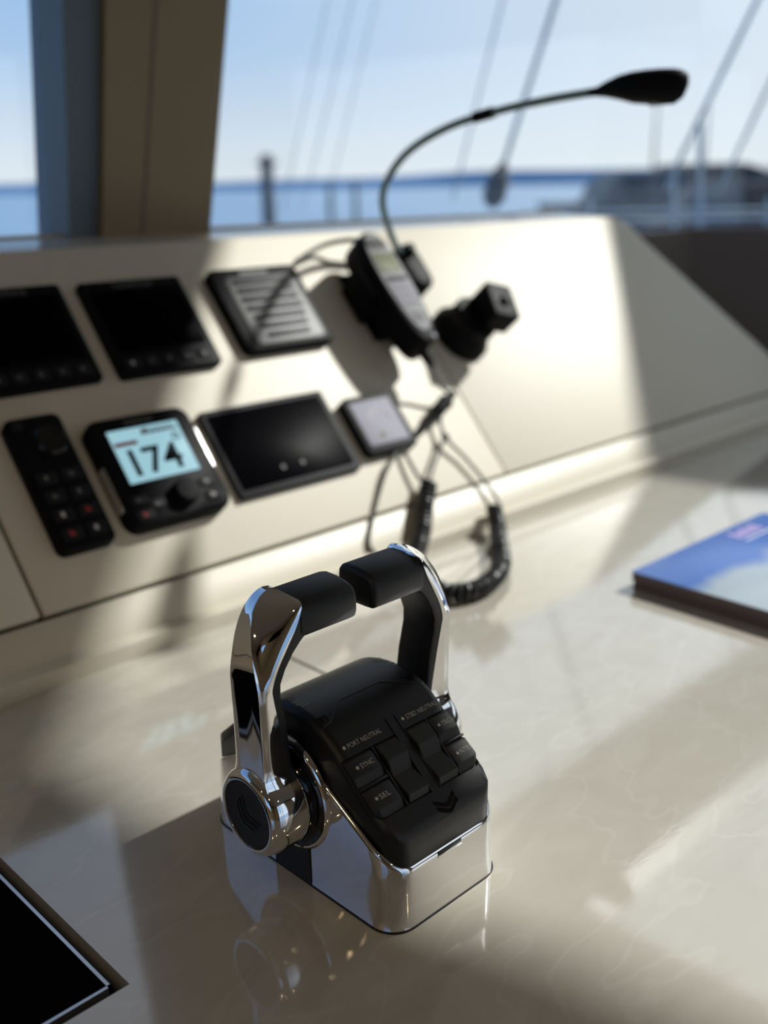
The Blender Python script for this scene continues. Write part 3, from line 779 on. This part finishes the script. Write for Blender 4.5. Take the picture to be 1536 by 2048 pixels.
# ------------------------------------------------------------------ gooseneck chart lamp
lb = pan(818, 545, .01)
t = thing('gooseneck_lamp', 'black teardrop lamp on a long curved gooseneck above the panel', 'lamp', mw=at_panel(lb[0], lb[1]))
inv = at_panel(lb[0], lb[1]).inverted()
bs = nb(); prism(bs, rrect(.052, .092, .024), 0, .032, .009); obj('base', bs, 'device', t)
b2 = nb(); lathe(b2, [(.028, .014), (.040, .0115), (.048, .007)], 24, 'z', (-.004, .026, 0)); obj('neck_socket', b2, 'device', t)
start = at_panel(lb[0] - .004, lb[1] + .026, .040).translation
px_path = [(797, 500, 1.78), (775, 448, 1.765), (765, 398, 1.745), (780, 350, 1.72), (822, 299, 1.69), (900, 253, 1.65), (1000, 221, 1.60), (1100, 199, 1.55), (1195, 183, 1.50)]
pth = [start] + [atd(*p_) for p_ in px_path]
pth = [inv @ v for v in smooth_path(pth, 8)]
obj('gooseneck', tube(nb(), pth, .0060, 12), 'stem', t)
col = pth[int(len(pth) * .72)]; col2 = pth[int(len(pth) * .72) + 3]
obj('neck_sleeve', tube(nb(), [col, (col + col2) / 2, col2], .0082, 12), 'device', t)
hd0 = inv @ atd(1180, 186, 1.505); hd1 = inv @ atd(1376, 160, 1.42)
ax = hd1 - hd0; L_ = ax.length; ux = ax / L_
wup = (inv.to_3x3() @ Vector((0, 0, 1))); uz = (wup - ux * wup.dot(ux)).normalized(); uy = uz.cross(ux)
rings = []
for f, up_, dn, sd in ((0, .0050, .0050, .005), (.06, .0058, .0056, .006), (.18, .012, .0085, .012), (.32, .0175, .014, .018), (.46, .0195, .0205, .022), (.60, .0195, .0235, .024), (.74, .0185, .0260, .0235), (.86, .0165, .0270, .021), (.94, .0135, .0210, .016), (.985, .0100, .010, .009), (1.0, .006, .003, .004)):
    c_ = hd0 + ux * (L_ * f); R = []
    for k in range(28):
        a = 2 * PI * k / 28; sn = math.sin(a)
        R.append(c_ + uy * (sd * math.cos(a)) + uz * (sn * (up_ if sn > 0 else dn)))
    rings.append(R)
obj('lamp_head', loft(nb(), rings), 'device', t)
lc = hd0 + ux * (L_ * .70) - uz * .0245
obj('lens', tube(nb(), [lc + uz * .004, lc - uz * .0012], .011, 20), 'mgrey', t)

# ------------------------------------------------------------------ clamp knob on the panel
kx, ks = 1.322, .312
t = thing('mount_knob', 'black ribbed mounting knob with square clamp head on bare panel', 'knob', mw=at_panel(kx, ks))
obj('base', lathe(nb(), [(0, .054), (.008, .054), (.018, .047), (.028, .042), (.034, .038)], 40, 'z'), 'device', t)
kb = nb(); rings = []
for z, r_ in ((.030, .034), (.033, .039), (.052, .039), (.056, .035)):
    rings.append([((r_ + (.0022 if i % 4 < 2 else 0)) * math.cos(2 * PI * i / 64), (r_ + (.0022 if i % 4 < 2 else 0)) * math.sin(2 * PI * i / 64), z) for i in range(64)])
loft(kb, rings); obj('ribbed_collar', kb, 'device', t, angle=25)
hb = nb(); prism(hb, rrect(.056, .070, .008), .054, .096, .004); xf(hb, Matrix.Translation((.028, -.001, .0)) @ Matrix.Rotation(math.radians(-18), 4, 'Z'))
obj('clamp_head', hb, 'device', t)
obj('clamp_screw', xf(lathe(nb(), [(.094, .009), (.102, .009), (.104, .007)], 20, 'z'), Matrix.Translation((.030, -.003, 0))), 'dgrey', t)

# ------------------------------------------------------------------ cables
hk0 = pan(906, 787, .018); hk1 = pan(838, 864, .018)
a0 = P3(hk0[0], hk0[1], .018); a1 = P3(hk1[0], hk1[1], .012)
t = thing('cable_plug', 'black cable plug hanging against the panel beside the square instrument', 'plug', a1)
am = a0.lerp(a1, .45)
obj('body', tube(nb(), [v - a1 for v in (a0, a0.lerp(a1, .12), a0.lerp(a1, .18), am, a0.lerp(a1, .52), a0.lerp(a1, .7), a1)], [.0062, .0070, .0105, .0115, .0085, .0060, .0050], 14), 'device', t)
obj('plug_ring', tube(nb(), [v - a1 for v in (a0.lerp(a1, .20), a0.lerp(a1, .26))], .0122, 14), 'dgrey', t)

def panpt(px, py, h): x, s = pan(px, py, h); return P3(x, s, h)
# coiled cord: down the panel, across the worktop and back up in a loop
def cable(name, label, pts, r, group=None):
    o = pts[0]; t_ = obj(name, tube(nb(), [v - o for v in smooth_path(pts, 8)], r, 8), 'cable'); t_.location = o
    return tag(t_, label, 'cable', group)
zc = .0135
c0 = panpt(858, 968, .016); 
cp = [c0, panpt(850, 1015, .016), Vector((1.000, .958, .034)), Vector((.952, .925, .016)), Vector((.918, .885, zc)), Vector((.892, .840, zc)), Vector((.895, .806, zc)), Vector((.926, .792, zc)), Vector((.968, .800, zc)), Vector((1.010, .822, zc)), Vector((1.052, .857, zc)), Vector((1.094, .896, zc)), Vector((1.128, .926, .017)), Vector((1.150, .952, .036))]
t = thing('coiled_cord', 'black coiled handset cord curling over the worktop behind the throttle', 'cord', cp[5])
path = [v - cp[5] for v in smooth_path(cp, 8)]
obj('coil', helix(nb(), path, .0095, .0037, .0088, 12, 7), 'coil', t)
obj('plain_lead', tube(nb(), [v - cp[5] for v in smooth_path([cp[-1], panpt(1000, 1010, .012), panpt(972, 965, .010), panpt(930, 915, .010), panpt(892, 876, .012), panpt(880, 840, .014), a0.lerp(a1, .40) + NP * .010], 8)], .0030, 8), 'cable', t)
obj('plain_lead', tube(nb(), [v - cp[5] for v in smooth_path([c0, panpt(868, 930, .012), panpt(884, 890, .014), panpt(888, 872, .013)], 8)], .0028, 8), 'cable', t)
obj('cord_sleeve', tube(nb(), [v - cp[5] for v in (panpt(886, 868, .0125), panpt(895, 880, .0115))], .0052, 10), 'device', t)
sock = at_panel(hx, hs) @ Vector((.004, -.138, .048))
cable('handset_lead', 'thin grey lead dropping from the handset to the cable plug', [sock, panpt(868, 752, .036), panpt(884, 775, .026), panpt(903, 790, .018)], .0030)
cable('instrument_lead', 'thin grey wire looping from the square instrument down the panel', [panpt(800, 898, .006), panpt(775, 935, .008), panpt(757, 990, .005), panpt(744, 1045, .004), panpt(738, 1090, .004), Vector((.915, .955, .012)), Vector((.87, .92, .004))], .0030)
cable('instrument_lead', 'short grey wire running from the square instrument to the coil', [panpt(805, 895, .008), panpt(820, 925, .010), panpt(838, 955, .012), panpt(852, 966, .016)], .0030)
cable('lamp_lead', 'pale cable arching from the loudspeaker to the top of the handset', [panpt(592, 524, .006), panpt(620, 505, .012), panpt(655, 488, .018), panpt(700, 480, .03), panpt(735, 484, .03)], .0042)

# ------------------------------------------------------------------ magazines on the worktop
def magazine(zb, th, dx, rz, m, name, label):
    t = thing(name, label, 'magazine', (1.090, .672, zb), group='magazines on the worktop')
    t.rotation_euler = (0, 0, rz)
    obj('pages', bx(dx, .345 + dx, -.215, -.002, .0008, th - .0008), 'paper', t, False)
    c = obj('front_cover', bx(dx - .001, .346 + dx, -.217, 0, th - .0010, th, bev=.0003), m, t)
    obj('back_cover', bx(dx - .001, .346 + dx, -.217, 0, 0, .0010), 'paper', t, False)
    return t
magazine(.0012, .011, .004, -.03, 'paper', 'magazine', 'lower magazine under the blue covered one, dark page edges showing')
t = magazine(.0123, .011, 0, -.02, 'bluecover', 'magazine', 'blue covered magazine lying on top at the right edge')
obj('cover_title', xf(blocks_bm(5, .070, .022, 'LEFT'), Matrix.Translation((.214, -.036, .0111)) @ Matrix.Rotation(0, 4, 'Z')), 'lilac', t, smooth=False)
obj('cover_strapline', bx(.212, .300, -.046, -.043, .0109, .0112), 'whiteprint', t, False)

# ------------------------------------------------------------------ ceiling lamps (seen only in reflections)
for (x, y, lab) in ((-.47, -.47, 'small warm ceiling downlight over the helm seat'), (.75, -1.1, 'small warm ceiling downlight by the cabin door'), (-.85, .35, 'small warm ceiling downlight on the left of the cabin')):
    t = thing('ceiling_downlight', lab, 'lamp', (x, y, ROOF), group='warm ceiling downlights')
    obj('rim', lathe(nb(), [(-.008, .036), (-.002, .040), (0, .040)], 32, 'z'), 'steel', t)
    obj('bulb', lathe(nb(), [(-.0095, .001), (-.0092, .026), (-.0085, .030)], 24, 'z'), 'bulb', t)

# ------------------------------------------------------------------ outside
b = nb(); N = 64; SEA = -2.0
v0 = [b.verts.new((12000 * math.cos(2 * PI * i / N), 12000 * math.sin(2 * PI * i / N), 0)) for i in range(N)]; b.faces.new(v0)
sea = obj('sea', b, 'sea', smooth=False); sea.location = (0, 0, SEA); sea['kind'] = 'stuff'; tag(sea, 'calm blue sea stretching to the horizon beyond the windscreen', 'sea')
# far shore
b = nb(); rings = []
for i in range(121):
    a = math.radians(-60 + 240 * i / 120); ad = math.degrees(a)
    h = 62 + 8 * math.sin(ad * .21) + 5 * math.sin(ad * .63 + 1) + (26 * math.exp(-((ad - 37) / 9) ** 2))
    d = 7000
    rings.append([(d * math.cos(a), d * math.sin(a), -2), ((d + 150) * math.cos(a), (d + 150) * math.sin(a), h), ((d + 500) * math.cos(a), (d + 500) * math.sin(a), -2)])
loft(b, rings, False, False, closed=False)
sh = obj('far_shore', b, 'hazed_hill'); sh.location = (0, 0, SEA); tag(sh, 'low wooded shore along the horizon, blue haze in its colour', 'shore')

def marker(px, py_b, py_t, D, r, label, cone=True):
    p_ = atd(px, py_b, D); z1 = atd(px, py_t, D).z; hgt = z1 - SEA
    t_ = thing('channel_marker', label, 'marker', (p_.x, p_.y, SEA), group='posts in the water')
    obj('pile', lathe(nb(), [(-1.0, r), (hgt * .55, r * .9), (hgt - .5, r * .85)], 16, 'z'), 'pile', t_)
    obj('platform', lathe(nb(), [(hgt - .55, r * 1.1), (hgt - .50, r * 1.7), (hgt - .42, r * 1.7)], 16, 'z'), 'pile', t_)
    if cone: obj('lantern', lathe(nb(), [(hgt - .42, r * .8), (hgt - .15, r * .9), (hgt, r * .3)], 16, 'z'), 'navy', t_)
marker(539, 445, 308, 60, .40, 'dark channel marker post with lantern standing in the sea left of the lamp')
marker(662, 425, 350, 75, .20, 'slim pale mooring post, left of the pair in the water', False)
marker(712, 425, 352, 75, .20, 'slim pale mooring post, right of the pair in the water', False)

def motor_yacht(px, D, length, rz, m, label, sc=1.0):
    p_ = atd(px, 445, D)
    t_ = thing('motor_yacht', label, 'boat', (p_.x, p_.y, SEA), group='boats moored beyond the window'); t_.rotation_euler = (0, 0, rz); t_.scale = (sc, sc, sc)
    rings = []
    for f, wd_, z0 in ((-.5, 1.5, 0), (-.3, 1.7, -.1), (0, 1.75, -.2), (.25, 1.4, -.2), (.4, .8, -.1), (.5, .08, .1)):
        x = f * length; top = 1.25 + max(0, f) * .9
        rings.append([(x, -wd_ * .6, z0), (x, -wd_, top), (x, wd_, top), (x, wd_ * .6, z0)])
    obj('hull', loft(nb(), rings), m, t_)
    cab = nb(); rings = []
    for z, a, b_, w_ in ((1.2, -.34, .26, 1.35), (1.75, -.32, .17, 1.2), (2.2, -.27, .04, 1.05)): rings.append([(a * length, -w_, z), (b_ * length, -w_, z), (b_ * length, w_, z), (a * length, w_, z)])
    obj('cabin', loft(cab, rings), 'hull', t_, False)
    for sgn in (-1, 1):
        for k in range(3):
            x0 = (-.26 + k * .13) * length
            b_ = nb(); loft(b_, [[(x0, sgn * 1.30, 1.42), (x0 + .1 * length, sgn * 1.30, 1.42), (x0 + .09 * length, sgn * 1.13, 2.05), (x0, sgn * 1.13, 2.05)], [(x0, sgn * 1.34, 1.42), (x0 + .1 * length, sgn * 1.34, 1.42), (x0 + .09 * length, sgn * 1.17, 2.05), (x0, sgn * 1.17, 2.05)]])
            obj('window', b_, 'dkglass', t_, False)
    obj('mast', lathe(nb(), [(2.1, .06), (4.6, .03)], 10, 'z', (-.1 * length, 0, 0)), 'hull', t_)
    r_ = nb()
    for k in range(7):
        x = (.05 + k * .065) * length; w_ = 1.6 - max(0, k - 2) * .28
        for sgn in (-1, 1): tube(r_, [(x, sgn * w_, 1.4 + k * .06), (x, sgn * w_, 2.05 + k * .06)], .02, 6)
    obj('bow_rail', r_, 'pile', t_)
motor_yacht(1350, 50, 9, math.radians(-36), 'hull', 'grey motor yacht moored just right of the panel corner', 1.35)
motor_yacht(1450, 66, 9.5, math.radians(-50), 'hull', 'grey motor yacht with tall aerial mast, middle of the moored boats', 1.6)
motor_yacht(1610, 32, 10, math.radians(-30), 'navy', 'dark navy hulled motor yacht at the right edge', 1.15)

# rigging of the yacht, outside the windscreen
def stay(px0, py0, px1, py1, D0, D1, r, label, ext=3.2, fitting=False):
    a = atd(px0, py0, D0); c = atd(px1, py1, D1); top = a + (c - a) * ext
    t_ = thing('rigging_stay', label, 'stay', a, group='stays outside the windscreen')
    obj('wire', tube(nb(), [Vector((0, 0, 0)), (top - a) * .5, top - a], r, 8), 'rope', t_)
    if fitting:
        d = (c - a).normalized(); obj('turnbuckle', tube(nb(), [d * -.06, d * -.02, d * .06, d * .12], [.022, .048, .044, .014], 10), 'pile', t_)
    return t_
stay(990, 385, 1112, 0, 4.4, 4.4, .0105, 'thick steel stay with dark turnbuckle, crossing behind the lamp neck', fitting=True)
stay(905, 400, 1005, 0, 4.8, 4.8, .0050, 'thin stay just left of the thick one with turnbuckle')
stay(565, 420, 655, 0, 5.0, 5.0, .0028, 'leftmost thin stay beside the padded pillar')
stay(605, 420, 705, 0, 5.0, 5.0, .0030, 'second thin stay from the padded pillar')
stay(650, 420, 752, 0, 5.2, 5.2, .0026, 'third thin stay from the padded pillar')
stay(1330, 380, 1515, 0, 4.0, 4.0, .0085, 'pale thick stay right of the lamp head')
stay(1440, 380, 1600, 40, 4.2, 4.2, .0070, 'pale stay at the right edge of the window')
# guard rail on deck
t = thing('guard_rail', 'thin steel guard rail on deck seen low in the right window', 'railing', atd(1400, 440, 5.5))
o_ = atd(1400, 440, 5.5)
for px_, yt in ((1180, 395), (1400, 248), (1348, 330), (1536, 395)):
    obj('stanchion', tube(nb(), [atd(px_, 470, 5.5) - o_, atd(px_, yt, 5.5) - o_], .012, 8), 'rope', t)
for yy in (422, 438): obj('rail', tube(nb(), [atd(1040, yy + 3, 5.5) - o_, atd(1700, yy - 6, 5.5) - o_], .007, 8), 'steel', t)
